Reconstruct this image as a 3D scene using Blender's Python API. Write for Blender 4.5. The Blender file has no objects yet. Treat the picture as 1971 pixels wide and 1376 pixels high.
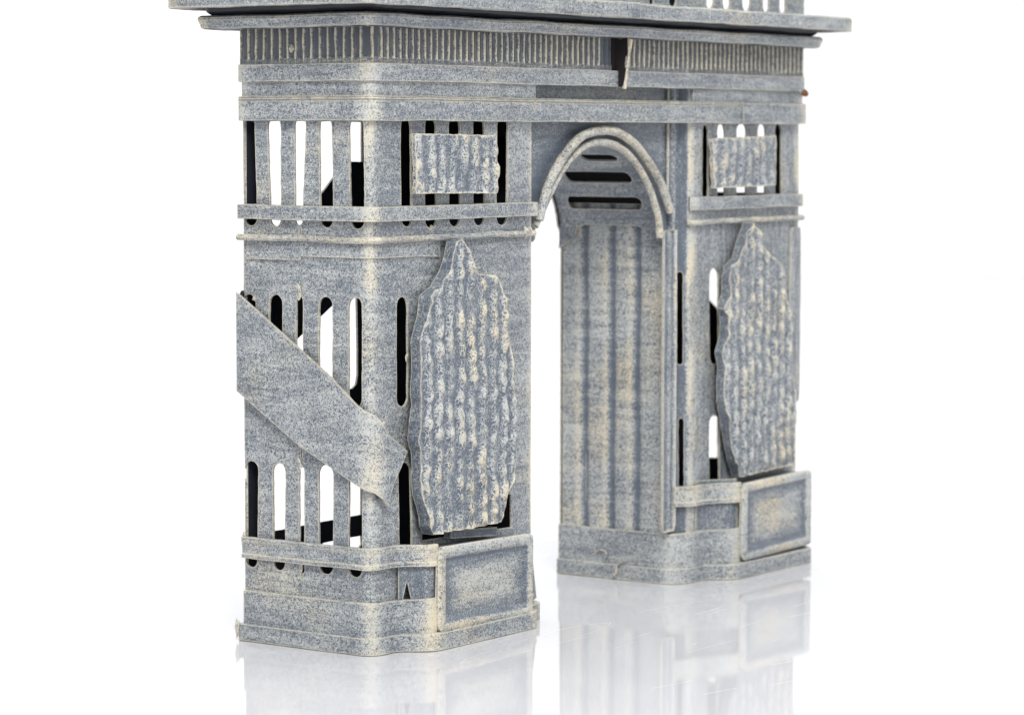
import bpy, bmesh, math, random
from mathutils import Vector, Matrix, noise
from mathutils.geometry import delaunay_2d_cdt

MM = 0.001
random.seed(7)
sc = bpy.context.scene
COL = sc.collection

# ------------------------------------------------------------------ camera
CAM = {'loc': [-0.790794, -0.612082, 0.177622], 'fwd': [0.816767, 0.572024, -0.075368], 'right': [0.573767, -0.819017, 0.001804], 'up': [0.060696, 0.044717, 0.997154], 'lens': 104.069}
cd = bpy.data.cameras.new('camera')
cam = bpy.data.objects.new('camera', cd)
COL.objects.link(cam)
Rv, Uv, Fv = Vector(CAM['right']), Vector(CAM['up']), Vector(CAM['fwd'])
m = Matrix((Rv, Uv, -Fv)).transposed().to_4x4()
m.translation = Vector(CAM['loc'])
cam.matrix_world = m
cd.sensor_width = 36.0
cd.lens = CAM['lens']
cd.clip_start = 0.02
cd.clip_end = 60.0
cd.dof.use_dof = True
cd.dof.focus_distance = 1.03
cd.dof.aperture_fstop = 18.0
sc.camera = cam

# ------------------------------------------------------------------ light
w = bpy.data.worlds.new('World')
sc.world = w
w.use_nodes = True
bg = w.node_tree.nodes['Background']
bg.inputs['Color'].default_value = (0.985, 0.99, 1.0, 1)
bg.inputs['Strength'].default_value = 0.78

def area(name, loc, target, size, power, color=(1, 1, 1)):
    ld = bpy.data.lights.new(name, 'AREA')
    ld.shape = 'SQUARE'
    ld.size = size
    ld.energy = power
    ld.color = color
    o = bpy.data.objects.new(name, ld)
    COL.objects.link(o)
    o.location = loc
    o.rotation_euler = (Vector(target) - Vector(loc)).to_track_quat('-Z', 'Y').to_euler()
    return o

area('softbox', (-0.9, -0.9, 1.35), (0.1, 0.0, 0.12), 0.6, 26, (1.0, 0.99, 0.97))
area('softbox_overhead', (0.35, 0.1, 1.6), (0.15, 0.05, 0.0), 1.2, 15, (0.98, 0.99, 1.0))
area('added_backdrop_light', (0.7, 1.0, 2.2), (2.0, 1.9, 0.7), 1.6, 30)  # unseen lamp added to brighten the backdrop
sc.view_settings.view_transform = 'Standard'
sc.view_settings.look = 'None'
sc.view_settings.exposure = 0.0
sc.view_settings.gamma = 1.0
sc.view_settings.use_curve_mapping = False
sc.render.film_transparent = False
sc.cycles.max_bounces = 8
sc.cycles.use_denoising = True

# ------------------------------------------------------------------ materials
def new_mat(name):
    mt = bpy.data.materials.new(name)
    mt.use_nodes = True
    nt = mt.node_tree
    b = nt.nodes['Principled BSDF']
    return mt, nt, b

class NB:
    """tiny node-building helper"""
    def __init__(s, nt): s.nt = nt
    def n(s, t, **kw):
        o = s.nt.nodes.new(t)
        for k, v in kw.items(): setattr(o, k, v)
        return o
    def put(s, sock, v):
        if isinstance(v, bpy.types.NodeSocket): s.nt.links.new(v, sock)
        else: sock.default_value = v
    def math(s, op, a, b=0.0, c=None, clamp=False):
        o = s.n('ShaderNodeMath', operation=op, use_clamp=clamp)
        s.put(o.inputs[0], a); s.put(o.inputs[1], b)
        if c is not None: s.put(o.inputs[2], c)
        return o.outputs[0]
    def rng(s, v, a, b, c=0.0, d=1.0, smooth=True):
        o = s.n('ShaderNodeMapRange', interpolation_type='SMOOTHSTEP' if smooth else 'LINEAR')
        s.put(o.inputs[0], v)
        for i, q in zip((1, 2, 3, 4), (a, b, c, d)): s.put(o.inputs[i], q)
        return o.outputs[0]
    def noise(s, vec, scale, detail=2.0, rough=0.5, dist=0.0):
        o = s.n('ShaderNodeTexNoise')
        s.put(o.inputs['Vector'], vec); o.inputs['Scale'].default_value = scale
        o.inputs['Detail'].default_value = detail; o.inputs['Roughness'].default_value = rough
        o.inputs['Distortion'].default_value = dist
        return o.outputs[0]
    def mapping(s, vec, sc3, loc=(0, 0, 0)):
        o = s.n('ShaderNodeMapping'); s.put(o.inputs['Vector'], vec)
        o.inputs['Scale'].default_value = sc3; o.inputs['Location'].default_value = loc
        return o.outputs[0]
    def mix(s, f, a, b):
        o = s.n('ShaderNodeMix', data_type='RGBA')
        s.put(o.inputs[0], f); s.put(o.inputs[6], a); s.put(o.inputs[7], b)
        return o.outputs[2]

def patina(name, grain=1150.0, streak=(26, 26, 240), cover=0.0, edge=0.95, slate=(0.094, 0.119, 0.157), seed=0.0, warmth=0.0, vary=1.0):
    """grey-blue enamel with a dry-brushed cream over-coat, worn bright on the folds and edges"""
    mt, nt, b = new_mat(name)
    k = NB(nt)
    tc = k.n('ShaderNodeTexCoord').outputs['Object']
    tc = k.mapping(tc, (1, 1, 1), (seed, seed * .7, seed * .3))
    at = k.n('ShaderNodeAttribute', attribute_name='wear').outputs['Fac']
    # fine crackle of the dry brush
    n1 = k.noise(tc, grain, 1.2, 0.5, 1.3)
    ridge = k.math('SUBTRACT', 1.0, k.math('MULTIPLY', k.math('ABSOLUTE', k.math('SUBTRACT', n1, 0.5)), 9.5))
    n2 = k.noise(tc, grain * 1.9, 1.0, 0.5)
    fine = k.math('ADD', k.math('MULTIPLY', k.math('MAXIMUM', ridge, -0.35), 0.75), k.math('MULTIPLY', k.math('SUBTRACT', n2, 0.5), 0.8))
    # slow variation of how much cream was left
    c1 = k.noise(tc, 42, 3.0, 0.6)
    c2 = k.noise(k.mapping(tc, streak), 1.0, 3.5, 0.62)
    cov = k.math('ADD', k.math('MULTIPLY', k.math('SUBTRACT', c1, 0.5), 0.6 * vary), k.math('MULTIPLY', k.math('SUBTRACT', c2, 0.5), 0.85 * vary))
    c3 = k.noise(k.mapping(tc, (streak[0] * 2.6, streak[1] * 2.6, streak[2] * 2.6)), 1.0, 2.0, 0.6, 0.6)
    cov = k.math('ADD', cov, k.math('MULTIPLY', k.math('SUBTRACT', c3, 0.5), 0.85 * vary))
    cov = k.math('ADD', cov, cover + 0.0)
    cov = k.math('ADD', cov, k.math('MULTIPLY', at, 0.95))
    raw = k.math('ADD', fine, cov)
    mask = k.rng(raw, -0.20, 0.84)
    # edges and folds rubbed back to cream
    bv = k.n('ShaderNodeBevel', samples=4); bv.inputs['Radius'].default_value = 0.85 * MM
    geo = k.n('ShaderNodeNewGeometry')
    dt = k.n('ShaderNodeVectorMath', operation='DOT_PRODUCT')
    nt.links.new(bv.outputs[0], dt.inputs[0]); nt.links.new(geo.outputs['Normal'], dt.inputs[1])
    e = k.rng(dt.outputs['Value'], 0.994, 0.90)
    e = k.math('MULTIPLY', e, k.rng(k.noise(tc, 260, 2.0), 0.25, 0.50, 0.45, 1.0))
    e = k.math('MULTIPLY', e, edge)
    mask = k.math('MAXIMUM', mask, e, clamp=True)
    # colours
    sl = k.mix(k.noise(tc, 55, 3), (slate[0] * .78, slate[1] * .78, slate[2] * .80, 1), (slate[0] * 1.35, slate[1] * 1.3, slate[2] * 1.25, 1))
    warm = k.rng(k.math('ADD', k.math('ADD', k.noise(tc, 33, 2), k.math('MULTIPLY', k.math('ADD', at, e), 0.42)), warmth), 0.50, 0.92)
    cr = k.mix(warm, (0.57, 0.585, 0.565, 1), (0.74, 0.66, 0.49, 1))
    cr = k.mix(k.math('MULTIPLY', e, .8), cr, (0.72, 0.655, 0.50, 1))
    colr = k.mix(k.math('MULTIPLY', mask, 0.90), sl, cr)
    # rare rust-brown spots
    ru = k.rng(k.noise(tc, 120, 3, 0.6), 0.735, 0.79)
    colr = k.mix(k.math('MULTIPLY', ru, 0.75), colr, (0.10, 0.065, 0.042, 1))
    nt.links.new(colr, b.inputs['Base Color'])
    k.put(b.inputs['Roughness'], k.rng(mask, 0, 1, 0.33, 0.60, False))
    b.inputs['Specular IOR Level'].default_value = 0.5
    bp = k.n('ShaderNodeBump'); bp.inputs['Strength'].default_value = 0.55; bp.inputs['Distance'].default_value = 0.16 * MM
    k.put(bp.inputs['Height'], k.math('ADD', mask, k.math('MULTIPLY', k.noise(tc, 160, 3), 1.6)))
    nt.links.new(bp.outputs[0], b.inputs['Normal'])
    return mt

PAT = patina('worn_cream_over_slate')
PATV = patina('worn_cream_over_slate_upright', streak=(240, 240, 26), seed=0.31)
RIB = patina('ribbed_frieze_paint', cover=-0.3, edge=0.5, seed=0.77, slate=(0.078, 0.093, 0.113))
REL = patina('relief_paint', grain=700, streak=(120, 120, 60), cover=-0.06, seed=1.3, vary=0.45)
TUB = patina('bead_paint', cover=0.08, warmth=.14, seed=2.1, streak=(90, 90, 90))

def plain(name, col, rough=0.5, spec=0.3):
    mt, nt, b = new_mat(name)
    k = NB(nt)
    tc = k.n('ShaderNodeTexCoord').outputs['Object']
    f = k.noise(tc, 70, 4, 0.6)
    c = k.mix(f, (col[0] * .6, col[1] * .6, col[2] * .6, 1), (col[0] * 1.4, col[1] * 1.4, col[2] * 1.4, 1))
    nt.links.new(c, b.inputs['Base Color'])
    b.inputs['Roughness'].default_value = rough
    b.inputs['Specular IOR Level'].default_value = spec
    return mt
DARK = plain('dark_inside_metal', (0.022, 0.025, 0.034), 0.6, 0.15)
UNDER = plain('dark_underside', (0.035, 0.038, 0.045), 0.45, 0.3)  # darker tone for the slab soffit, cove and molding underside
RUST = plain('brown_corroded_metal', (0.020, 0.017, 0.017), 0.85)

# ------------------------------------------------------------------ objects tree
BASE = Vector((146.5, 28.0, 0.0)) * MM
root = bpy.data.objects.new('arch_model', None)
COL.objects.link(root)
root.location = BASE
root.empty_display_size = 0.02
root['label'] = 'grey metal model of a triumphal arch with worn cream paint, on glossy white table'
root['category'] = 'metal model'

def link(name, me, mats, parent=None, label=None, smooth=40):
    o = bpy.data.objects.new(name, me)
    COL.objects.link(o)
    for q in mats: me.materials.append(q)
    me.shade_smooth()
    if smooth: me.set_sharp_from_angle(angle=math.radians(smooth))
    if parent is not None:
        o.parent = parent
        if parent is root: o.matrix_parent_inverse = Matrix.Translation(-BASE)
    if label: o['label'] = label
    return o

def setwear(me, vals):
    a = me.attributes.new('wear', 'FLOAT', 'POINT')
    a.data.foreach_set('value', vals)

def nz(x, y, z=0.0): return noise.noise(Vector((x, y, z)))

# ------------------------------------------------------------------ geometry helpers (all in mm)
class Path:
    """folded plan line; s is the nominal length along it, corners rounded with radius r"""
    def __init__(s, pts, r=2.5):
        s.p = [Vector(q) for q in pts]; s.r = r if isinstance(r, (list, tuple)) else [r] * len(pts)
        s.c = [0.0]
        for a, b in zip(s.p, s.p[1:]): s.c.append(s.c[-1] + (b - a).length)
        s.L = s.c[-1]
    def raw(s, t):
        for i in range(1, len(s.c)):
            if t <= s.c[i] or i == len(s.c) - 1:
                a, b = s.p[i - 1], s.p[i]
                return a + (b - a) * ((t - s.c[i - 1]) / (s.c[i] - s.c[i - 1]))
    def pos(s, t):
        for i in range(1, len(s.c) - 1):
            r = s.r[i]
            if abs(t - s.c[i]) < r:
                A, C, B = s.raw(s.c[i] - r), s.raw(s.c[i] + r), s.p[i]
                u = (t - s.c[i] + r) / (2 * r)
                return A * (1 - u) ** 2 + B * 2 * u * (1 - u) + C * u * u
        return s.raw(t)
    def at(s, t):
        h = 0.05
        d = (s.pos(t + h) - s.pos(t - h)).normalized()
        return s.pos(t), Vector((d.y, -d.x))      # outward = right-hand side of travel
    def fold(s, t):
        """0..1 nearness to a convex fold"""
        f = 0.0
        for i in range(1, len(s.c) - 1):
            a = (s.p[i] - s.p[i - 1]); b = (s.p[i + 1] - s.p[i])
            cr = a.normalized().cross(b.normalized())
            f += cr * math.exp(-((t - s.c[i]) / 4.0) ** 2) * (1 if cr > 0 else 0.2)
        return f
    def samples(s, a, b, step):
        o = []; t = a
        while t < b - 1e-6:
            o.append(t)
            near = min([abs(t - q) for q in s.c[1:-1]] + [99])
            t += step if near > 8 + step else min(step, 0.8)
        o.append(b)
        return o

def pmap(path, wob=0.36, z0=0.0):
    def f(s, z, off):
        p, n = path.at(s)
        k = wob * nz(p.x * .035 + 3, z * .03, p.y * .035) + wob * .35 * nz(p.x * .15, z * .15, p.y * .15 + 5)
        return Vector((p.x + n.x * (off + k), p.y + n.y * (off + k), z))
    return f

def inside(pt, poly):
    x, y = pt; c = False; j = len(poly) - 1
    for i in range(len(poly)):
        xi, yi = poly[i]; xj, yj = poly[j]
        if (yi > y) != (yj > y) and x < (xj - xi) * (y - yi) / (yj - yi) + xi: c = not c
        j = i
    return c

def densify(poly, step, jit=0.0, closed=True):
    o = []
    n = len(poly)
    for i in range(n if closed else n - 1):
        a = Vector(poly[i]); b = Vector(poly[(i + 1) % n]); L = (b - a).length
        m_ = max(1, int(L / step))
        for q in range(m_):
            p = a + (b - a) * (q / m_)
            if jit: p = p + Vector((nz(p.x * .45, p.y * .45, 1.7), nz(p.x * .45, p.y * .45, 8.2))) * jit
            o.append((p.x, p.y))
    return o

def slot(xa, xb, zt, zb, xc=None, xd=None, jit=0.22):
    """round-ended slot; top from xa..xb, bottom xc..xd"""
    xc = xa if xc is None else xc; xd = xb if xd is None else xd
    r = (xb - xa) / 2; r2 = (xd - xc) / 2; o = []
    ry = min(r * 1.15, 3.2); ry2 = min(r2 * 1.15, 3.2)
    for i in range(9):
        t = math.pi - math.pi * i / 8
        o.append(((xa + xb) / 2 + r * math.cos(t), zt - ry + ry * math.sin(t)))
    for i in range(9):
        t = -math.pi * i / 8
        o.append(((xc + xd) / 2 + r2 * math.cos(t), zb + ry2 + ry2 * math.sin(t)))
    return densify(o, 2.0, jit)

def sheet(name, fmap, outline, holes=(), off=0.0, th=0.9, mats=None, parent=None, step=5.0, seglen=2.5,
          xs=(), height=None, wear=None, label=None, jit=0.0, backmat=1, sidemat=0, smooth=40, rim=None, sidewear=None):
    """thin plate: outline with holes in (s, z), mapped by fmap(s, z, off)"""
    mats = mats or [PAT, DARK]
    out = densify(outline, seglen, jit)
    vs = []; ed = []
    def loop(pl):
        b0 = len(vs)
        for q in pl: vs.append(Vector(q))
        n = len(pl)
        for i in range(n): ed.append((b0 + i, b0 + (i + 1) % n))
    loop(out)
    for h in holes: loop(h)
    x0 = min(q[0] for q in out); x1 = max(q[0] for q in out)
    z0 = min(q[1] for q in out); z1 = max(q[1] for q in out)
    cols = []
    x = x0 + step * .5
    while x < x1: cols.append(x); x += step
    cols += [q for q in xs if x0 < q < x1]
    bd = [v.copy() for v in vs]
    cell = {}
    for v in bd: cell.setdefault((int(v.x // 2), int(v.y // 2)), []).append(v)
    mind = min(0.5, step * .45)
    def free(px, pz):
        ci, cj = int(px // 2), int(pz // 2)
        for i in (-1, 0, 1):
            for j in (-1, 0, 1):
                for v in cell.get((ci + i, cj + j), ()):
                    if (v.x - px) ** 2 + (v.y - pz) ** 2 < mind ** 2: return False
        return True
    z = z0 + step * .5
    while z < z1:
        for x in cols:
            if free(x, z) and inside((x, z), out) and not any(inside((x, z), h) for h in holes):
                vs.append(Vector((x, z)))
        z += step
    V, E_, Fc, *_ = delaunay_2d_cdt(vs, ed, [], 0, 1e-5)
    tris = []
    for f in Fc:
        c = sum((V[i] for i in f), Vector((0, 0))) / len(f)
        if inside(c, out) and not any(inside(c, h) for h in holes): tris.append(list(f))
    nb = len(bd)
    used = sorted({i for f in tris for i in f}); ix = {q: i for i, q in enumerate(used)}
    tris = [[ix[i] for i in f] for f in tris]; P = [V[i] for i in used]; n = len(P)
    co = []; wr = []
    for q in P:
        hh = height(q.x, q.y) if height else 0.0
        co.append(fmap(q.x, q.y, off + hh) * MM)
        wr.append(wear(q.x, q.y, hh) if wear else 0.0)
    if rim is not None:
        near = {}
        for v in bd: near.setdefault((round(v.x, 2), round(v.y, 2)), 1)
        for i, q in enumerate(P):
            if (round(q.x, 2), round(q.y, 2)) in near: wr[i] = rim
    for q in P:
        co.append(fmap(q.x, q.y, off - th + (height(q.x, q.y) if height and th < 3 else 0.0)) * MM); wr.append(-0.6)
    a, b_, c = (co[i] for i in tris[0])
    nrm = (b_ - a).cross(c - a)
    flip = nrm.dot(co[tris[0][0]] - co[tris[0][0] + n]) < 0
    faces = []; mi = []
    cnt = {}
    for f in tris:
        g = f[::-1] if flip else f
        faces.append(g); mi.append(0)
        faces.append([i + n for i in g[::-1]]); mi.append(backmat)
        for i in range(3):
            e = (g[i], g[(i + 1) % 3]); cnt[e] = cnt.get(e, 0) + 1
    sw = (-0.28 if th > 2.5 else 0.25) if sidewear is None else sidewear
    dupv = {}
    def dv(i):
        if i not in dupv:
            dupv[i] = len(co); co.append(co[i].copy()); wr.append(sw)
        return dupv[i]
    for (i, j) in list(cnt):
        if (j, i) not in cnt:
            faces.append([dv(j), dv(i), dv(i + n), dv(j + n)]); mi.append(sidemat)
    me = bpy.data.meshes.new(name)
    me.from_pydata(co, [], faces)
    me.polygons.foreach_set('material_index', mi)
    setwear(me, wr)
    me.update()
    return link(name, me, mats, parent, label, smooth)

def band(name, path, s0, s1, prof, mats=None, parent=None, step=3.0, wobz=0.24, wobo=0.30, zf=None, wear0=0.0,
         curl0=0.0, label=None, seed=0.0, mi=None, wearp=None):
    """strip swept along a plan path; prof = closed list of (z, off), listed counter-clockwise seen from the start"""
    mats = mats or [PAT]
    ss = path.samples(s0, s1, step); n = len(prof); co = []; wr = []; faces = []; mm = []
    for k_, s in enumerate(ss):
        p, nr = path.at(s)
        dz = wobz * nz(p.x * .05, p.y * .05, seed) * 1.6
        do = wobo * nz(p.x * .06 + 9, p.y * .06, seed) * 1.6 + wobo * .5 * nz(p.x * .25, p.y * .25, seed + 4)
        zz = zf(s) if zf else 0.0
        for j, (z, o) in enumerate(prof):
            jz = wobz * .5 * nz(p.x * .3, p.y * .3, seed + j * 3.3)
            oo = o + do * (1 if o > -0.5 else 0)
            co.append(Vector((p.x + nr.x * oo, p.y + nr.y * oo, z + dz + jz + zz)) * MM)
            wr.append(wear0 + 0.5 * path.fold(s) + (wearp[j] if wearp else 0))
    for a in range(len(ss) - 1):
        for j in range(n):
            q = (j + 1) % n
            faces.append([a * n + j, a * n + q, (a + 1) * n + q, (a + 1) * n + j]); mm.append(mi[j] if mi else 0)
    faces.append(list(range(n))[::-1]); mm.append(0)
    faces.append([(len(ss) - 1) * n + j for j in range(n)]); mm.append(0)
    me = bpy.data.meshes.new(name)
    me.from_pydata(co, [], faces)
    me.polygons.foreach_set('material_index', mm)
    setwear(me, wr)
    bm = bmesh.new(); bm.from_mesh(me); bmesh.ops.recalc_face_normals(bm, faces=bm.faces); bm.to_mesh(me); bm.free()
    return link(name, me, mats, parent, label, 35)

def strip(z0, z1, o, back=-0.6, r=0.35, bead=0.0):
    """profile of a flat strip of height z0..z1 standing off the wall by o"""
    pr = [(z0, back), (z0, o - r), (z0 + r * .5, o)]
    if bead:
        pr += [(z0 + bead, o), (z0 + bead + .3, o - .28), (z1 - bead - .3, o - .28), (z1 - bead, o)]
    pr += [(z1 - r * .5, o), (z1, o - r), (z1, back)]
    return pr

def rod(z, o, r):
    return [(z + r * math.sin(t), o + r * math.cos(t)) for t in [-math.pi + 2 * math.pi * i / 10 for i in range(10)]]

def tube(name, pts, rad, mats=None, parent=None, wob=0.12, wear0=0.25, seg=12, flat=1.0, cap=True, label=None):
    """hand-bent wire: pts in mm 3-D"""
    mats = mats or [TUB]
    P = [Vector(q) for q in pts]
    # resample with catmull-rom
    o = []
    for i in range(len(P) - 1):
        a = P[max(i - 1, 0)]; b = P[i]; c = P[i + 1]; d = P[min(i + 2, len(P) - 1)]
        m_ = max(2, int((c - b).length / 1.2))
        for q in range(m_):
            t = q / m_
            o.append(0.5 * ((2 * b) + (c - a) * t + (2 * a - 5 * b + 4 * c - d) * t * t + (3 * b - a - 3 * c + d) * t ** 3))
    o.append(P[-1]); P = o
    co = []; faces = []; wr = []; up = Vector((0, -1, 0))
    for i, q in enumerate(P):
        d = (P[min(i + 1, len(P) - 1)] - P[max(i - 1, 0)]).normalized()
        sd = d.cross(up)
        if sd.length < 0.2: sd = d.cross(Vector((0, 0, 1)))
        sd.normalize(); u2 = sd.cross(d).normalized()
        rr = rad * (1 + 0.10 * nz(q.x * .2, q.z * .2, q.y * .2))
        jit = Vector((nz(q.x * .12, q.z * .12, 1), nz(q.x * .12, q.z * .12, 5), nz(q.x * .12, q.z * .12, 9))) * wob
        for j in range(seg):
            t = 2 * math.pi * j / seg
            co.append((q + jit + sd * rr * math.cos(t) + u2 * rr * flat * math.sin(t)) * MM); wr.append(wear0)
    for i in range(len(P) - 1):
        for j in range(seg):
            k_ = (j + 1) % seg
            faces.append([i * seg + j, i * seg + k_, (i + 1) * seg + k_, (i + 1) * seg + j])
    faces.append(list(range(seg))); faces.append([(len(P) - 1) * seg + j for j in range(seg)][::-1])
    me = bpy.data.meshes.new(name); me.from_pydata(co, [], faces); setwear(me, wr)
    bm = bmesh.new(); bm.from_mesh(me); bmesh.ops.recalc_face_normals(bm, faces=bm.faces); bm.to_mesh(me); bm.free()
    return link(name, me, mats, parent, label, 50)

def rrect(x0, z0, x1, z1, r, n=5):
    o = []
    for cx, cz, a in ((x1 - r, z1 - r, 0), (x0 + r, z1 - r, 90), (x0 + r, z0 + r, 180), (x1 - r, z0 + r, 270)):
        for i in range(n + 1):
            t = math.radians(a + 90 * i / n); o.append((cx + r * math.cos(t), cz + r * math.sin(t)))
    return o

D = 56.0      # depth of the model
W = 293.0     # width
XL = 96.0     # right edge of the left pillar
XR = 206.0    # fold where the right pillar starts

# ------------------------------------------------------------------ setting
def floor_mat():
    mt, nt, b = new_mat('white_gloss_acrylic')
    k = NB(nt)
    tc = k.n('ShaderNodeTexCoord').outputs['Object']
    b.inputs['Base Color'].default_value = (0.60, 0.60, 0.622, 1)
    b.inputs['IOR'].default_value = 1.55
    b.inputs['Specular IOR Level'].default_value = 0.5
    sc1 = k.noise(k.mapping(tc, (60, 900, 1)), 1.0, 3)
    def hair(sx, sy, rot, seed, wdt):
        mp = k.n('ShaderNodeMapping'); k.put(mp.inputs['Vector'], tc)
        mp.inputs['Rotation'].default_value = (0, 0, math.radians(rot)); mp.inputs['Scale'].default_value = (sx, sy, 1); mp.inputs['Location'].default_value = (seed, seed, 0)
        nn = k.noise(mp.outputs[0], 1.0, 0.0)
        ln = k.rng(k.math('ABSOLUTE', k.math('SUBTRACT', nn, 0.5)), wdt, 0.0)
        return k.math('MULTIPLY', ln, k.rng(k.noise(tc, 14 + seed, 2), 0.53, 0.60))
    hs = k.math('MAXIMUM', hair(5, 42, 25, 1.0, .004), hair(4, 30, -38, 5.0, .003), clamp=True)
    k.put(b.inputs['Roughness'], k.math('ADD', k.rng(sc1, 0.3, 0.75, 0.03, 0.07, False), k.math('MULTIPLY', hs, .35)))
    bp = k.n('ShaderNodeBump'); bp.inputs['Strength'].default_value = 0.06; bp.inputs['Distance'].default_value = 0.3 * MM
    k.put(bp.inputs['Height'], k.noise(tc, 28, 2)); nt.links.new(bp.outputs[0], b.inputs['Normal'])
    return mt

me = bpy.data.meshes.new('table')
S = 3.0
me.from_pydata([(-S, -S, 0), (S, -S, 0), (S, S, 0), (-S, S, 0)], [], [(0, 1, 2, 3)])
o = link('floor', me, [floor_mat()]); o['kind'] = 'structure'
o['label'] = 'glossy white tabletop mirroring the arch model'; o['category'] = 'floor'

def paper_mat():
    mt, nt, b = new_mat('white_background_paper')
    k = NB(nt); tc = k.n('ShaderNodeTexCoord').outputs['Object']
    nt.links.new(k.mix(k.noise(tc, 2.0, 2), (0.93, 0.93, 0.94, 1), (0.95, 0.95, 0.95, 1)), b.inputs['Base Color'])
    b.inputs['Roughness'].default_value = 0.9; b.inputs['Specular IOR Level'].default_value = 0.1
    return mt
# background paper: a curved sheet standing behind the table
vs = []; fc = []
n1, n2 = 40, 12
for i in range(n1 + 1):
    t = math.radians(-60 + 190 * i / n1)
    for j in range(n2 + 1):
        rr = 2.9; z = -0.01 + 2.6 * j / n2
        vs.append((rr * math.cos(t), rr * math.sin(t), z))
for i in range(n1):
    for j in range(n2):
        a = i * (n2 + 1) + j
        fc.append((a, a + 1, a + n2 + 2, a + n2 + 1))
me = bpy.data.meshes.new('backdrop'); me.from_pydata(vs, [], fc)
o = link('backdrop', me, [paper_mat()]); o['kind'] = 'structure'
o['label'] = 'bright white paper background behind the arch model'; o['category'] = 'backdrop'

# ------------------------------------------------------------------ left pillar
PL = Path([(0, D), (0, 0), (XL, 0), (XL, 5)], [0, 3.0, 0.6, 0])
fL = pmap(PL)
def wallwear(path, amp=0.48):
    return lambda s, z, h: amp * path.fold(s) * (0.7 + 0.9 * nz(s * .1, z * .06, 2))
def zline(z): return z
slotsL = [(0.6, 5.3, 183.1, 145.6, 0.3, 6.2), (11.1, 16.9, 183.1, 145.6, 12.1, 16.9), (22.9, 27.9, 183.1, 146.1, 23.4, 26.6), (33.8, 39.2, 183.0, 145.6, 34.3, 40), (46.8, 53.1, 183.0, 145.4, 47.2, 53.2), (-0.3, 5.4, 121.8, 89.2, -0.5, 5.2), (11.5, 17.3, 122.0, 88.1, 11.3, 17.1), (23.5, 26.5, 121.7, 87.7, 23.3, 26.3), (33.6, 39.5, 122.0, 86.8, 33.4, 39.3), (46.4, 52.2, 122.1, 84.6, 46.3, 52.1), (0, 6.2, 63.4, 25.9, 0.5, 5.7), (12.8, 18.6, 63.5, 25.9, 13, 18.2), (24.6, 26.9, 62.9, 25.8, 24.7, 26.7), (33.1, 39.5, 64.2, 26.4, 33.2, 39.3), (46.3, 52.1, 63.2, 26.4, 46.1, 52), (72.7, 78.9, 183.1, 145.6, 73.2, 79.1), (86.6, 93.2, 183.2, 144.8, 86.6, 93.2), (100.5, 107.3, 183.2, 145.1, 100.6, 107.4), (115.1, 122, 183.4, 145.1, 115.2, 122.1), (129.7, 136.8, 183.4, 144.8, 129.1, 135.9), (70.2, 76.7, 121.8, 84.0, 70.2, 76.7), (71.3, 78.4, 64.6, 26.2, 71.8, 79.3)]
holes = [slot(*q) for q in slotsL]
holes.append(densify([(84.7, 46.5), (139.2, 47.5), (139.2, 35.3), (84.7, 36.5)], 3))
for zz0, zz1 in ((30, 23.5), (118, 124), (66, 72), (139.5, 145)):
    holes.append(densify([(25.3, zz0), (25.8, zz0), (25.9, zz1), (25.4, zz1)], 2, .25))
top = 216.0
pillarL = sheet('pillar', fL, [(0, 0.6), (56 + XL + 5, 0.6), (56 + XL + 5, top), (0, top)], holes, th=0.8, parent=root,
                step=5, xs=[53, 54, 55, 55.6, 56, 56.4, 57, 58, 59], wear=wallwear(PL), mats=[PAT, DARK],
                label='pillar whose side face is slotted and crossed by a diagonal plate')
# overlapping plates on the side face
plate1 = [(-1.1, 133.6), (27, 133.8), (26.5, 20.5), (25.9, 37.3), (-1.8, 35.1)]
sheet('upper_sheet', fL, [(2.0, 134.0), (26.0, 134.2), (26.0, 135.5), (83.0, 135.4), (94.5, 134.8), (94.5, 142), (2, 142)],
      off=0.7, th=0.5, parent=pillarL, step=4, xs=[55, 56, 57], wear=wallwear(PL), mats=[PAT, PAT], backmat=1)
# diagonal plate folded round the corner
br = [(-0.9, 122.5), (40.9, 94.9), (54.4, 84.1), (56.8, 82.5), (60.8, 76.1), (72.5, 68.9), (69, 63.9), (64.3, 57.7), (61.3, 51.2), (56.7, 55.9), (52.1, 58.4), (27.2, 70.4), (-0.9, 88)]
sheet('diagonal_plate', pmap(PL, .12), br, off=3.1, th=0.8, parent=pillarL, step=4, xs=[53, 54, 55, 56, 57, 58], wear=wallwear(PL, .6), jit=0.08)
# thin ledge bands
band('ledge_band', PL, -0.8, 56 + XL + 1.5, strip(147.8, 152.9, 2.2), parent=pillarL, seed=1)
band('rod_molding', PL, -1.2, 56 + XL - 1.0, rod(141.6, 1.6, 1.15), parent=pillarL, seed=2, mats=[TUB], step=2, wobz=.35)

PF = Path([(0, D), (0, 0), (13, 0), (20.5, -9.5), (24.5, -9.5), (24.6, -9.0)], [0, 4.5, 4.0, 3.0, 0.1, 0])
PB = Path([(0, D), (0, 0), (13, 0), (19.5, -10.6), (80, -10.9), (88, -1), (98, -0.5), (98, D)], [0, 4.5, 4.5, 4.5, 3, 3, 3, 0])
band('plinth_strap', PF, 0, 83.9, strip(29.2, 36.8, 1.9, back=0.3, bead=1.5), parent=pillarL, seed=3, step=2, mats=[PAT])
band('plinth_panel', PF, 0.3, 83.6, strip(4.5, 18.0, 1.4, back=0.2), parent=pillarL, seed=4, step=2)
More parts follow.
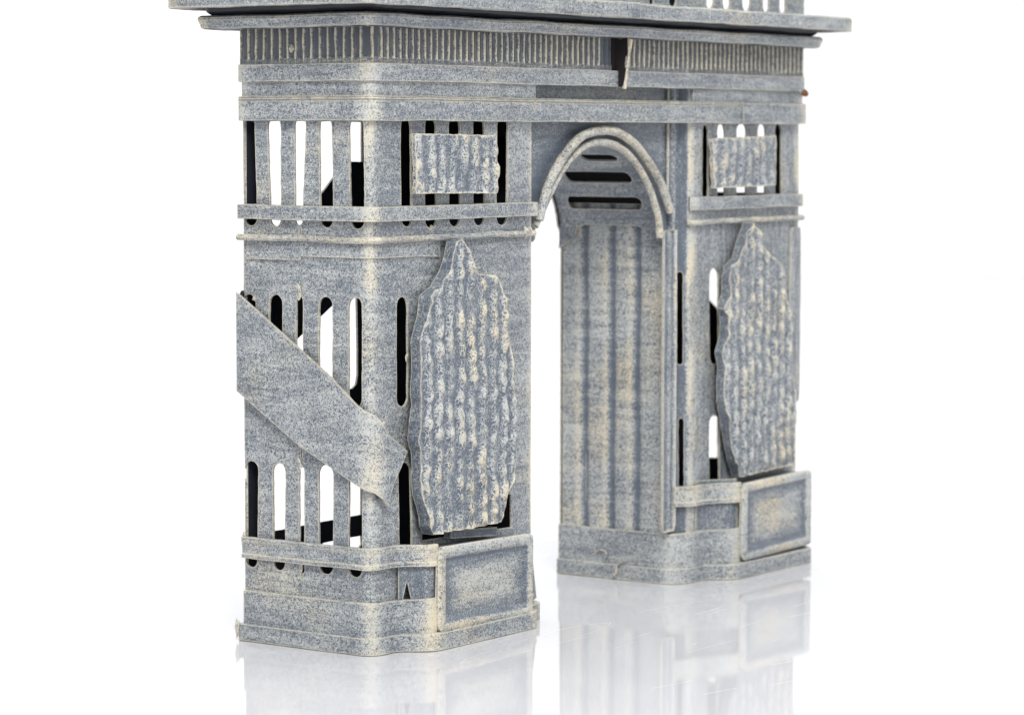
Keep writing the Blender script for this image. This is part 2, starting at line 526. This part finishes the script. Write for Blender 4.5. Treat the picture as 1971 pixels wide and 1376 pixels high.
# plain sheet behind the pedestal, S-curved
sheet('plinth_sheet', pmap(PF, .1), [(70, 1), (84.6, 1), (84.6, 35), (70, 35)], [[(71.8, 17.9), (74.6, 17.9), (73.2, 24)]], off=0.1, th=0.5, parent=pillarL, step=1.5,
      wear=lambda s, z, h: -0.25, mats=[PATV, DARK])
band('base_band', PB, -1.0, PB.L, strip(0.0, 6.2, 2.4, back=0.3, r=.5), parent=pillarL, seed=5, step=2, wobz=.10)

# pedestal block with framed face
def pedestal(parent, x0, x1, y, zb, zt, dz, seed, back=-1.0):
    def fm(s, z, off):
        u = (s - x0) / (x1 - x0)
        return Vector((s + .15 * nz(s * .1, z * .1, seed), y - off + 0.25 * nz(s * .06, z * .06, seed), z + dz * u))
    inx0, inx1, inz0, inz1 = x0 + 3.8, x1 - 4.6, zb + 4.0, zt - 3.6
    def hf(s, z):
        d = min(s - inx0, inx1 - s, z - inz0, inz1 - z)          # >0 inside recess
        e = min(s - x0, x1 - s, z - zb, zt - z)
        rec = -1.15 * min(1, max(0, (d + .5) / 1.2)) ** 1.5
        edge = -0.9 * max(0, 1 - e / 1.3) ** 2
        return rec + edge + .12 * nz(s * .2, z * .2, seed + 2)
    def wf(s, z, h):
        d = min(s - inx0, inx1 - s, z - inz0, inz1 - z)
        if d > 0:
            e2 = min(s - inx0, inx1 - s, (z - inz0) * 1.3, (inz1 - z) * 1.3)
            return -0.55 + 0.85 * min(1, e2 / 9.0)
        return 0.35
    body = Path([(x0 + .6, 2), (x0 + .6, y), (x1 - .6, y), (x1 - .6, 0)], [0, 1.5, 1.5, 0])
    # block behind the face: plan polygon extruded
    bm = bmesh.new()
    pl = [(x0 + .8, 0.5), (x0 + .8, y + 3.4), (x1 - .8, y + 3.4), (x1 - .8, 0.5)]
    tz = [zt - 1.2, zt - 1.2, zt - 1.2 + dz, zt - 1.2 + dz]
    lo = [bm.verts.new(Vector((a, b2, 1)) * MM) for a, b2 in pl]
    hi = [bm.verts.new(Vector((a, b2, h)) * MM) for (a, b2), h in zip(pl, tz)]
    bm.faces.new(lo[::-1]); bm.faces.new(hi)
    for i in range(4):
        bm.faces.new([lo[i], lo[(i + 1) % 4], hi[(i + 1) % 4], hi[i]])
    bmesh.ops.recalc_face_normals(bm, faces=bm.faces)
    bmesh.ops.bevel(bm, geom=bm.edges[:], offset=.5 * MM, segments=2, affect='EDGES')
    mb = bpy.data.meshes.new('pedestal'); bm.to_mesh(mb); bm.free()
    setwear(mb, [-0.45] * len(mb.vertices))
    ped = link('pedestal', mb, [PAT], parent)
    # face plate
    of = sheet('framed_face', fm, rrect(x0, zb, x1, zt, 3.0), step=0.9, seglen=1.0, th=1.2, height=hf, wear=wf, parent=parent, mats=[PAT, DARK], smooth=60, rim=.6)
    return ped
pedestal(pillarL, 22.6, 80.0, -12.4, 5.6, 35.6, -1.2, 3.0)

# ------------------------------------------------------------------ relief slabs
def relief(parent, outl, y, tilt, th, seed, per=7.6, amp=0.75, label=None, name='relief_panel', skew=0.0, mats=None, style=0):
    xa = min(q[0] for q in outl); xb = max(q[0] for q in outl); zb = min(q[1] for q in outl); zt = max(q[1] for q in outl)
    def fm(s, z, off):
        u = (s - xa) / (xb - xa)
        yy = y + tilt * u + skew * (1 - (z - zb) / (zt - zb))
        return Vector((s, yy - off, z))
    def hf(s, z):
        s_ = s + 2.4 * nz(z * .06, s * .04, seed) + 1.0 * nz(z * .2, s * .16, seed + 7)
        ci = math.floor(s_ / per); fx = math.sin(math.pi * s_ / per) ** 2
        zz = z / (per * 1.15) + .5 * (ci % 2) + .9 * nz(ci * 3.1, z * .05, seed) + .32 * nz(s * .3, z * .3, seed + 8)
        fz = math.sin(math.pi * zz) ** 2
        v = 0.80 + 1.0 * nz(s * .09, z * .07, seed + 3)
        return amp * ((.38 * fx + .62 * fx * fz) * max(.35, min(1.2, v)) + .16 * nz(s * .3, z * .25, seed + 5) + .10 * nz(s * .9, z * .7, seed + 11))
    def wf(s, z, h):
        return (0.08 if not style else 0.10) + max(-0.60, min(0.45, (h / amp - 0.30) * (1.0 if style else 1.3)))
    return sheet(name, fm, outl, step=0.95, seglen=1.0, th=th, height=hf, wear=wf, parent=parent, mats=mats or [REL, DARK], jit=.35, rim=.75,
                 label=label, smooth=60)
o1 = [(42.3, 140.9), (39.9, 140.1), (38.4, 134.7), (35.3, 129.8), (29.6, 124.6), (23.6, 122), (23, 119.5), (22.4, 115.5), (20.3, 110.9), (18.5, 106.4), (19.1, 100.7), (18.8, 95.7), (18.2, 88.4), (18.8, 84.4), (17.3, 77.9), (16.7, 72.6), (18.5, 68.7), (19, 63.6), (18.7, 58.6), (19.6, 53.5), (22.3, 48.2), (23.8, 42.3), (25.3, 39.4), (34.4, 39.5), (53.4, 39.1), (68.3, 39.1), (70.3, 44.6), (73.5, 49.9), (76.4, 55.8), (78, 60.9), (79, 69.4), (78.6, 74.7), (76.3, 80.1), (75.6, 88), (75, 93.3), (74, 100.8), (72, 109.5), (70.7, 118.3), (68.1, 123), (66.5, 126), (62, 127.7), (54.5, 128.5), (51.6, 129.7), (49.5, 133.6), (47.3, 137), (45.1, 139.9)]
relief(pillarL, o1, -7.0, 1.5, 4.2, 1.0, amp=1.8, per=6.6, label='large relief slab peaked at its top left')
o2 = [(19.3, 177.6), (67.7, 176.9), (68.1, 156.5), (20.2, 157.1)]
relief(pillarL, o2, -4.0, 0.3, 1.6, 5.0, per=6.4, name='relief_plaque', amp=1.5)
flare = [(95.1, 25), (98.1, 24.7), (100.1, 18.7), (102.2, 6.8), (96.1, 4.7)]
sheet('flared_edge', lambda s, z, off: Vector((s, 2 - off, z)), flare, th=.8, parent=pillarL, step=3, mats=[PATV, DARK])
# small bracket between relief slab and pedestal
bp_ = [(40.4, 39.2), (68.4, 37.2), (68.4, 34.2), (40.4, 36.2)]
sheet('bracket', lambda s, z, off: Vector((s, -4 - off, z)), bp_, th=3.0, parent=pillarL, step=4, wear=lambda s, z, h: -.4)

# ------------------------------------------------------------------ right pillar
PR = Path([(198, 9.0), (XR, 0), (W, 0), (W, D)], [0, 2.0, 2.5, 0])
fR = pmap(PR)
slotsR = [(20.2, 24.9, 181.3, 150.9, 20.6, 25.3), (31.7, 37.7, 181.8, 150.6, 32.1, 38.2), (46.7, 54.5, 181.9, 150.4, 47.1, 55), (63.2, 69.9, 181.9, 150.1, 63.7, 70.5), (77.6, 83.1, 181.9, 149.9, 78.1, 83.7), (26.5, 33.7, 124.2, 85.5, 27, 34.2), (27.2, 35.3, 65.3, 35.5, 27.6, 35.7), (47.6, 55, 120.5, 42.0, 48.7, 56.2)]
holesR = [slot(*q) for q in slotsR] + [slot(*q) for q in [(6.6, 8.8, 123.4, 86.7, 6.8, 9.1), (7.5, 9.6, 65.4, 36.4, 7.7, 9.8)]]
# openings in the right side face, seen through the front slots
sR = PR.c[2]
for poly in ([(41.9, 184.9), (12.9, 184.9), (12.6, 152.9), (41.6, 152.5)],
             [(50.7, 120.6), (32.6, 121.1), (32.4, 97.8), (41.2, 104.6), (43.8, 107), (50.6, 112.3)],
             [(50.2, 56.9), (39.3, 57.5), (39.1, 39.6), (50.1, 38.9)]):
    holesR.append(densify([(sR + y_, z_) for y_, z_ in poly], 3, .2))
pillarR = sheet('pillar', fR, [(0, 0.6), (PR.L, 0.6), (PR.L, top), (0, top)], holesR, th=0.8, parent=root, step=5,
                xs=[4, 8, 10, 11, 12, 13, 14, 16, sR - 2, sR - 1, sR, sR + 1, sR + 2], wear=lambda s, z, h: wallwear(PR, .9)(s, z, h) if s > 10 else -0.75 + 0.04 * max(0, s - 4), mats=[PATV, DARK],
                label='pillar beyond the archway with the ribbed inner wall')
band('ledge_band', PR, 11, PR.L, strip(147.6, 152.9, 2.2), parent=pillarR, seed=11)
band('rod_molding', PR, 10, PR.L, rod(142.9, 1.6, 1.15), parent=pillarR, seed=12, mats=[TUB], step=2)
sheet('corner_plate', fR, [(sR - 11, 66), (sR + .5, 66), (sR + .5, 139), (sR - 9, 139), (sR - 9.5, 118)], off=1.2, th=1.0, parent=pillarR, step=4, jit=.2, mats=[PATV, DARK])
PFR = Path([(199.5, 4), (XR + 1, -0.5), (216, -0.5), (224.5, -8.5), (229, -8.5), (229.1, -8)], [0, 3, 4, 3, .1, 0])
PBR = Path([(197, D), (197, 3), (203, 0), (215, -0.5), (222, -10.4), (282, -10.8), (290, -2), (W + 1, -0.5), (W + 1, D)], [0, 3, 3, 4, 4, 3, 2, 2, 0])
band('plinth_strap', PFR, 0, 33.4, strip(30.5, 38.6, 2.2, back=0.6, bead=1.6), parent=pillarR, seed=13, step=2)
PPR = Path([(197.5, D), (197.5, 4), (204, -0.5), (216, -0.5), (224.5, -9.0), (229, -9.0), (229.1, -8)], [0, 3, 3, 4, 3, .1, 0])
band('plinth_panel', PPR, 0, PPR.L - .3, strip(5.0, 20.0, 1.2, back=0.1), parent=pillarR, seed=14, step=2)
sheet('plinth_sheet', pmap(PFR, .1), [(12, 1), (33, 1), (33, 40), (12, 40)], off=0.1, th=0.5, parent=pillarR, step=1.5, wear=lambda s, z, h: -0.25, mats=[PATV, DARK])
band('base_band', PBR, 0, PBR.L, strip(0.0, 6.2, 2.2, back=0.3, r=.5), parent=pillarR, seed=15, step=2, wobz=.10)
pedestal(pillarR, 227.8, 284.0, -12.2, 6.5, 37.8, 0.9, 8.0)
o3 = [(242.5, 142), (239.3, 137.7), (235.7, 132.3), (233.7, 128.2), (226.8, 124.9), (224.9, 120.4), (225, 114), (221, 108.4), (223.5, 105.2), (223.6, 97.5), (219.7, 90.8), (222.2, 84.9), (221.4, 78.7), (221.5, 71.4), (224.1, 63.9), (227, 55.5), (230.4, 47.1), (235, 39.7), (247, 39.8), (264.3, 40.2), (277.7, 40.4), (282.5, 41.5), (281.4, 51), (282, 69.8), (280, 79.5), (277.5, 100.5), (273.4, 110.2), (272.4, 119.5), (268.4, 124.3), (262, 127.3), (256.5, 129.4), (253.5, 132.2), (249.6, 137.4), (246.3, 140.6)]
relief(pillarR, o3, -6.5, 2.0, 3.6, 31.0, amp=1.6,  per=6.5, label='large relief slab beyond the archway', style=1)
o4 = [(215.1, 175.8), (265.9, 176.8), (265.9, 156.7), (216.6, 156.1)]
relief(pillarR, o4, -4.0, 0.3, 1.8, 35.0, per=6.5, name='relief_plaque', amp=1.2, style=1)

# ribbed inner walls of the passage
def inner_wall(parent, x, sgn, seed):
    P_ = Path([(x, D - 1.5), (x, 5)], 0) if sgn < 0 else Path([(x, 5), (x, D - 1.5)], 0)
    gro = (44.0, 31.2, 19.4)
    def hf(s, z):
        y_ = (D - 1.5 - s) if sgn < 0 else 5 + s
        y_ += .6 * nz(z * .03, y_ * .1, seed)
        d = min(abs(y_ - g) for g in gro)
        return -1.3 * math.exp(-(d / 1.5) ** 2) + 0.5 * min(1, d / 5) + .25 * nz(s * .1, z * .03, seed)
    def wf(s, z, h):
        y_ = (D - 1.5 - s) if sgn < 0 else 5 + s
        return 0.16 + .30 * math.exp(-(min([abs(y_ - g - 3.0) for g in gro] + [abs(y_ - 7)]) / 1.3) ** 2) - .85 * math.exp(-(min(abs(y_ + .6 * nz(z * .03, y_ * .1, seed) - g) for g in gro) / 1.25) ** 2)
    return sheet('ribbed_panel', pmap(P_, .3), [(0, 4), (P_.L, 4), (P_.L, 150), (0, 150)], th=0.8, height=hf, wear=wf,
                 parent=parent, step=1.1, seglen=1.1, mats=[PAT, DARK], smooth=60)
inner_wall(pillarR, 197.2, -1, 4.0)
inner_wall(pillarL, 98.2, 1, 6.0)

# ------------------------------------------------------------------ centre bay above the archway
arch_hole = []
cx, aa, zs, bb = 145.6, 42.0, 139.0, 34.0
for i in range(41):
    t = math.pi * i / 40
    arch_hole.append((cx + aa * math.cos(t), zs + bb * (math.sin(t) ** 0.92)))
outl = [(95.5, 138), (95.5, top), (203, top), (203, 138), (188.5, 138), (187.6, 139)] + arch_hole[1:-1] + [(103.6, 139), (102, 138)]
def bayw(s, z, h): return (0.05 if z > 185 else -0.22) - 0.5 * math.exp(-((math.hypot((s - 146) / 1.25, z - 141) - 38) / 4) ** 2)
bay = sheet('archway_wall', lambda s, z, off: Vector((s, 4.0 - off + .2 * nz(s * .05, z * .05, 3), z)), outl, th=0.9, parent=root, step=4, seglen=2,
            wear=bayw, mats=[PAT, DARK], label='recessed wall over the archway')
ao = [(101.5, 146.1), (102.8, 150), (106.8, 157.8), (112.9, 165.3), (122.1, 172.7), (131.8, 177.4), (144.2, 178.9), (154.9, 177.8), (165.6, 173.8), (174.5, 167.8), (182.8, 160.7), (187.8, 154), (191.7, 147.5)]
ai = [(100.6, 143.8), (104.3, 148.7), (111.7, 157.7), (117.8, 164.1), (126.4, 170), (135.4, 173.5), (145.7, 174.4), (155.1, 173), (164.2, 169.1), (171.6, 164), (177.7, 157.6), (182.3, 150.5), (185.3, 144.4), (186.2, 137.3)]
tube('outer_archivolt', [(a, 0.8, b) for a, b in ao], 1.75, parent=bay, flat=1.0)
tube('inner_archivolt', [(a, 2.0, b) for a, b in ai], 1.4, parent=bay)

# channel strip beside the right pillar
def chan(s, z, off): return Vector((s, 3.4 - off, z))
def chh(s, z):
    d = min(s - 190.5, 200.0 - s, z - 21)
    return -0.8 * min(1, max(0, (d - .6) / 1.0)) if d < 2.2 else -0.8 + .35 * math.sin((s - 192.7) / 5.1 * math.pi)
def chw(s, z, h): return 0.45 if h > -0.35 else (0.1 if abs(s - 195.3) < 1.6 else -0.3)
sheet('channel_strip', chan, [(191.5, 21), (199, 21), (200, 24), (200, 140), (190.5, 140), (190.5, 24)], th=1.0, off=0.8, height=chh, wear=chw, step=.9, seglen=1.2, parent=bay, mats=[PATV, DARK], smooth=60)
tube('upright_bead', [(196.4, 3.2, z) for z in (140, 150, 165, 180, 200)], 1.5, parent=bay, wear0=-0.1, mats=[PATV], wob=.3)
tube('upright_bead', [(193.2, 3.0, z) for z in (150, 165, 180, 200)], 0.6, parent=bay, wear0=0.3, mats=[PATV], wob=.1)

# vaulted lining with slots
VC, VA_, VZ, VB = 147.0, 48.5, 137.0, 38.0
def vault_map(th, y, off):
    a = math.radians(th)
    n_ = Vector((math.cos(a) / VA_, 0, math.sin(a) / VB)).normalized()
    return Vector((VC + VA_ * math.cos(a), y, VZ + VB * math.sin(a))) - n_ * off
vs_ = [[(58.6, 31.2), (58.9, 14.7), (51.8, 17.9), (51.6, 34.5)], [(42.2, 45.8), (42.8, 14.7), (34.4, 17.6), (33.8, 48.7)], [(24, 49.6), (24.9, 14.3), (16.8, 15.8), (15.9, 51.2)]]
vh = []
for q in vs_:
    t0 = (q[2][0] + q[3][0]) / 2; t1 = (q[0][0] + q[1][0]) / 2
    ya, yb = sorted((q[0][1], q[1][1]))
    yb = min(yb, 52.5); r_ = min(abs(t1 - t0) / 2, 3.0); kx = (t1 - t0) / 2
    pts = []
    for i in range(9):
        a = math.radians(-90 + 180 * i / 8); pts.append(((t0 + t1) / 2 + kx * math.sin(a), yb - 2.4 + 2.4 * math.cos(a)))
    for i in range(9):
        a = math.radians(90 - 180 * i / 8); pts.append(((t0 + t1) / 2 + kx * math.sin(a), ya + 2.4 - 2.4 * math.cos(a)))
    vh.append(densify(pts, 2.0, .12))
th0 = -6.0
notch = [(th0, 5), (th0, 9), (2, 10), (5.5, 12), (6.5, 15), (6.5, 44), (4, 47.5), (0, 48.5), (th0 + 2, 50), (th0, 55.5)]
sheet('vault_lining', vault_map, [(th0, 5.2), (th0 + 1, 9), (th0 + 1.5, 14.5), (-2, 15.7), (2, 14.2), (5.3, 15.5), (6.5, 18.5), (6.5, 44), (4.3, 47), (-1, 47.9), (th0 + 2, 51), (th0 - 2, 55.6), (186, 55.6), (186, 5.2)], vh,
      th=0.8, parent=bay, step=3.0, seglen=2.0, jit=.1, mats=[PAT, DARK], wear=lambda s, z, h: -0.15)

# ------------------------------------------------------------------ back wall
bh = [[(9.1, 183.9), (66.4, 184.2), (66.3, 167.2), (50.2, 167.3), (50.1, 162), (42.9, 156.1), (34.9, 151.8), (34.8, 142.7), (8.8, 143.4)],
      [(27.6, 104), (49.6, 116), (55.7, 119.3), (63.1, 119), (63.6, 89.5), (62.6, 85.8), (59.9, 84.4), (27.5, 86.7)],
      [(12.5, 61.9), (65.6, 57.1), (65.6, 37.5), (12.4, 36.9)],
      [(42.6, 29.6), (65.5, 29.8), (65.8, 26.6), (63.4, 25), (42.6, 26.6)]]
bh = [densify(q, 3, .15) for q in bh]
ol = [(0.9, 0.8), (98, 0.8), (98, 137)] + [(147 + 47.5 * math.cos(math.radians(180 - i * 6)), 137 + 37 * math.sin(math.radians(i * 6))) for i in range(1, 30)] + [(197, 137), (197, 0.8), (W - .9, 0.8), (W - .9, top), (0.9, top)]
sheet('back_wall', lambda s, z, off: Vector((s, D + off, z)), ol, bh, th=0.8, parent=root, step=8, mats=[PAT, DARK], wear=lambda s, z, h: 0.0)

# ------------------------------------------------------------------ entablature
PE = Path([(150, D), (0, D), (0, 0), (W, 0), (W, D), (151, D)], [0, 2.5, 3.0, 2.5, 2.5, 0])
s0 = PE.c[2]   # front-left corner
fE = pmap(PE, .25)
pitch = 3.5
GAP0, GAP1 = s0 + 146.0, s0 + 150.2
def ribh(s, z):
    ph = ((s + .35 * nz(s * .3, z * .25, 2)) / pitch) % 1.0
    d = min(ph, 1 - ph) * pitch
    rib = max(0.0, min(1.0, (0.72 - d) / .4))
    zb = 203.6 + .5 * nz(s * .6, 1, 1)
    low = 0.45 if z < zb - .3 else 0.0
    if s0 + 139.5 < s < GAP0: rib *= .25
    if PE.c[3] - 5 < s < PE.c[3] - 2.5: rib = 0
    return max(rib, low) * 1.0
def frieze(sa, sb, parent):
    ss = []; s = sa
    while s < sb: ss.append(s); s += 0.35
    ss.append(sb)
    zs_ = [201.2, 201.8, 202.6, 203.2, 203.6, 204.2, 205.5, 207.5, 209.5, 211.5, 213.6]
    co = []; wr = []; fc_ = []
    for s in ss:
        for z in zs_:
            h = ribh(s, z); co.append(fE(s, z, 0.9 + h) * MM)
            wr.append((-0.8 + 1.75 * h) if z > 203 else 0.05 * h)
    n = len(zs_)
    for i in range(len(ss) - 1):
        for j in range(n - 1):
            fc_.append((i * n + j, (i + 1) * n + j, (i + 1) * n + j + 1, i * n + j + 1))
    me = bpy.data.meshes.new('ribbed_frieze'); me.from_pydata(co, [], fc_); setwear(me, wr)
    bm = bmesh.new(); bm.from_mesh(me); bmesh.ops.solidify(bm, geom=bm.faces[:], thickness=.6 * MM)
    bmesh.ops.recalc_face_normals(bm, faces=bm.faces); bm.to_mesh(me); bm.free()
    return link('ribbed_frieze', me, [RIB], parent, smooth=50)
entab = band('entablature', PE, 0.2, PE.L - .2, [(196.0, -1.4), (196.0, 0.2), (214.0, 0.2), (214.0, -1.4)], parent=root, mats=[PAT], seed=20, wobo=0.05,
             label='banded upper wall with a ribbed frieze')
frieze(2, GAP0, entab)
frieze(GAP1, PE.L - 2, entab)
band('flat_band', PE, 0.5, PE.L - .5, strip(195.2, 201.3, 2.3), parent=entab, seed=21, wearp=None)
band('recessed_band', PE, 0.5, s0 + XL, strip(190.0, 195.4, 1.1), parent=entab, seed=22)
band('recessed_band', PE, s0 + XR - .5, PE.L - .5, strip(189.6, 195.2, 1.1), parent=entab, seed=23)
PEb = PE
band('beaded_band', PE, 0.5, s0 + 242, strip(181.8, 190.2, 2.4) [:4] + [(188.7, 2.4), (188.9, 2.0), (189.3, 2.5), (190.2, 2.3), (190.3, -.6)], parent=entab, seed=24)
band('beaded_band', PE, s0 + 241.0, PE.L - .5, strip(181.6, 190.0, 3.1), parent=entab, seed=25)
# torn flange and gap in the frieze
sheet('torn_flange', lambda s, z, off: Vector((150.2 + off + .5 * nz(z * .3, s * .2, 4), -s, z)),
      [(0.5, 195.5), (4.5, 195.0), (5.2, 199), (6.2, 203), (6.8, 208), (6.2, 213.4), (0.5, 213.4)], th=0.9, parent=entab, step=2, jit=.5, mats=[TUB, RUST], wear=lambda s, z, h: .3)
sheet('gap_backing', lambda s, z, off: Vector((s, -0.9 - off, z)), [(144.5, 199), (150, 198), (150, 213.5), (145.5, 213.5), (146.3, 206)], th=.6, parent=entab, step=2, jit=.4, mats=[RUST, RUST])

tube('torn_flange', [(150.0, -4.6, 194.6), (150.4, -5.0, 199), (149.9, -6.0, 205), (150.6, -6.9, 213)], .85, parent=entab, wear0=.5, wob=.5)

# cornice molding and roof slab
PM = Path([(150, D + 10), (-12.5, D + 10), (-12.5, -9), (W + 3, -9), (W + 3, D + 10), (151, D + 10)], [0, 1.5, 1.5, 2.5, 1.5, 0])
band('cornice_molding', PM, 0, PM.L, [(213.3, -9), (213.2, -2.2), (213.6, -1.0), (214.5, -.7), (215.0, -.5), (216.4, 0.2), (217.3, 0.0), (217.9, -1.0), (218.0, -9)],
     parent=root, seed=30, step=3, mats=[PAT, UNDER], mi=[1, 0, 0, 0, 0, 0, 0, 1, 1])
PC = Path([(150, D + 6), (-9, D + 6), (-9, -5), (W, -5), (W, D + 6), (151, D + 6)], [0, 2, 2, 2, 2, 0])
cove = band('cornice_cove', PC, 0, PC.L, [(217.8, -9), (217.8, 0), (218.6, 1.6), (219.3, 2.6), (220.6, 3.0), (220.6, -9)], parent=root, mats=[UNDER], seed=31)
x0_, x1_, y0_, y1_ = -20.0, 311.0, -15.5, D + 17.5
PS = Path([(150, y1_), (x0_, y1_), (x0_, y0_), (x1_, y0_), (x1_, y1_), (151, y1_)], [0, 2, 3, 4, 2, 0])
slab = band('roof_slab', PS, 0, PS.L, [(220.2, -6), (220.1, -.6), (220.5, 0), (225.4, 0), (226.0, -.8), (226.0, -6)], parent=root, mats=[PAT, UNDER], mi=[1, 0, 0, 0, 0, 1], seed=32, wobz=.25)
band('fascia_plate', PS, 150 - x0_ + (y1_ - y0_) - .5, 150 - x0_ + (y1_ - y0_) + 163, [(220.2, -.4), (220.2, .5), (220.6, .8), (225.6, .8), (226.1, .3), (226.1, -.4)], parent=slab, seed=33)
def flat_plate(name, x0, x1, y0, y1, z, th, parent, mats):
    bm = bmesh.new(); bmesh.ops.create_cube(bm, size=1)
    for v in bm.verts:
        v.co = Vector(((x0 + x1) / 2 + v.co.x * (x1 - x0), (y0 + y1) / 2 + v.co.y * (y1 - y0), z + v.co.z * th)) * MM
    mb = bpy.data.meshes.new(name); bm.to_mesh(mb); bm.free(); setwear(mb, [0.0] * 8)
    return link(name, mb, mats, parent)
flat_plate('slab_top', x0_ + 3, x1_ - 3, y0_ + 3, y1_ - 3, 225.0, 1.2, slab, [PAT])
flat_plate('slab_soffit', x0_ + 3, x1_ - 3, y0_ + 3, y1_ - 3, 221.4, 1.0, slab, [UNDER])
# attic storey on the slab, its lower slots just in view
PA = Path([(150, D), (0, D), (0, -1), (W + 1, -1), (W + 1, D), (151, D)], 1.5)
sa = PA.c[2]
at_slots = [(173, 227.8), (176.3, 227.9), (187.2, 228.3), (192.9, 228.5), (213.9, 229.3), (220.6, 229.5), (227.3, 229.8), (233.4, 230), (242.7, 230.3), (249.3, 230.6), (259.3, 230.9), (264.3, 231.1), (272.8, 231.4), (277.9, 231.6)]
ah = []
for i in range(0, len(at_slots), 2):
    ah.append(slot(sa + at_slots[i][0], sa + at_slots[i + 1][0], 262, 226.2 + .6 * (i > 3)))
for i in range(10):
    ah.append(slot(sa - 52 + i * 5.2, sa - 49 + i * 5.2, 262, 230))
for i in range(9):
    ah.append(slot(sa + 8 + i * 11, sa + 13 + i * 11, 262, 230))
sb_ = PA.c[3]
ah.append(densify([(sb_ + 6, 228), (sb_ + 48, 228), (sb_ + 48, 262), (sb_ + 6, 262)], 3))
attic = sheet('attic', pmap(PA, .2), [(0, 225), (PA.L, 225), (PA.L, 268), (0, 268)], ah, th=.8, parent=root, step=6, mats=[PAT, DARK], label='slotted storey standing on the roof slab')
flat_plate('attic_roof', -4, W + 4, -5, D + 4, 269.0, 3.0, attic, [PAT])
flat_plate('attic_floor', 1, W - 1, 1, D - 1, 226.4, 1.0, attic, [DARK])

# ------------------------------------------------------------------ burrs and torn ends
def burr(name, parent, p, r, seed, mats):
    bm = bmesh.new(); bmesh.ops.create_icosphere(bm, subdivisions=2, radius=1)
    for v in bm.verts:
        k_ = 1 + .7 * noise.noise(v.co * 1.6 + Vector((seed, 0, 0)))
        v.co = (Vector(p) + Vector((v.co.x * r[0], v.co.y * r[1], v.co.z * r[2])) * k_) * MM
    mb = bpy.data.meshes.new(name); bm.to_mesh(mb); bm.free(); setwear(mb, [.1] * len(mb.vertices))
    return link(name, mb, mats, parent)
burr('solder_burr', pillarL, (0.2, 56.6, 34), (1.0, .9, 4.2), 3, [TUB])
burr('solder_burr', pillarL, (-2.4, 57.4, 4.6), (1.1, .9, 3.4), 9, [TUB])
burr('solder_burr', pillarL, (90.5, -1.6, 142.2), (2.4, 1.1, 1.9), 5, [TUB])
for (X_, Z_), rr_ in zip([(31.3, 123.2), (30.6, 28.2), (31.4, 63.4), (32.6, 206.3), (51.1, 120.2)], ((1.1, 2.4), (.8, 1.5), (1.0, 2.2), (1.0, 1.4), (.8, .8))):
    burr('paint_scar', pillarL if Z_ < 190 else entab, (-0.2 if Z_ < 190 else -2.0, X_, Z_), (.45, rr_[0], rr_[1]), X_, [PATV])
for (X_, Z_), rr_ in zip([(2.3, 126.6), (31.2, 169.9), (6.8, 78.2), (93.5, 187.4), (122.1, 213.5), (34.5, 144.8), (20.1, 100.5)], ((.9, 2.0), (.5, .9), (1.2, 1.6), (1.1, 1.6), (.7, 1.2), (1.4, .9), (.8, 1.6))):
    burr('paint_scar', pillarL if Z_ < 180 else entab, (X_, -0.1 if Z_ < 180 else -2.5, Z_), (rr_[0], .4, rr_[1]), X_, [TUB])
lip = [(22.7, 8.5), (24.4, 7.5), (26.2, 5.7), (26.1, 3.2), (27.1, 1.9)]
tube('curled_lip', [(194.0 - i * .3, a_, b_) for i, (a_, b_) in enumerate(lip)], .6, parent=pillarR, wear0=.1)
lp2 = [(37.9, 9.2), (36.4, 11), (33.7, 11), (32.4, 9.7), (33.4, 8.1)]
tube('curled_lip', [(195.8, a_, b_) for a_, b_ in lp2], .4, parent=pillarR, wear0=.0)
burr('rust_spot', entab, (291.6, -2.6, 194.6), (1.6, 1.2, 1.3), 7, [plain('orange_brown_rust', (0.20, 0.085, 0.035), .9)])
burr('solder_burr', pillarL, (-0.3, 56.5, 121), (1.2, 1.0, 1.8), 12, [RUST])
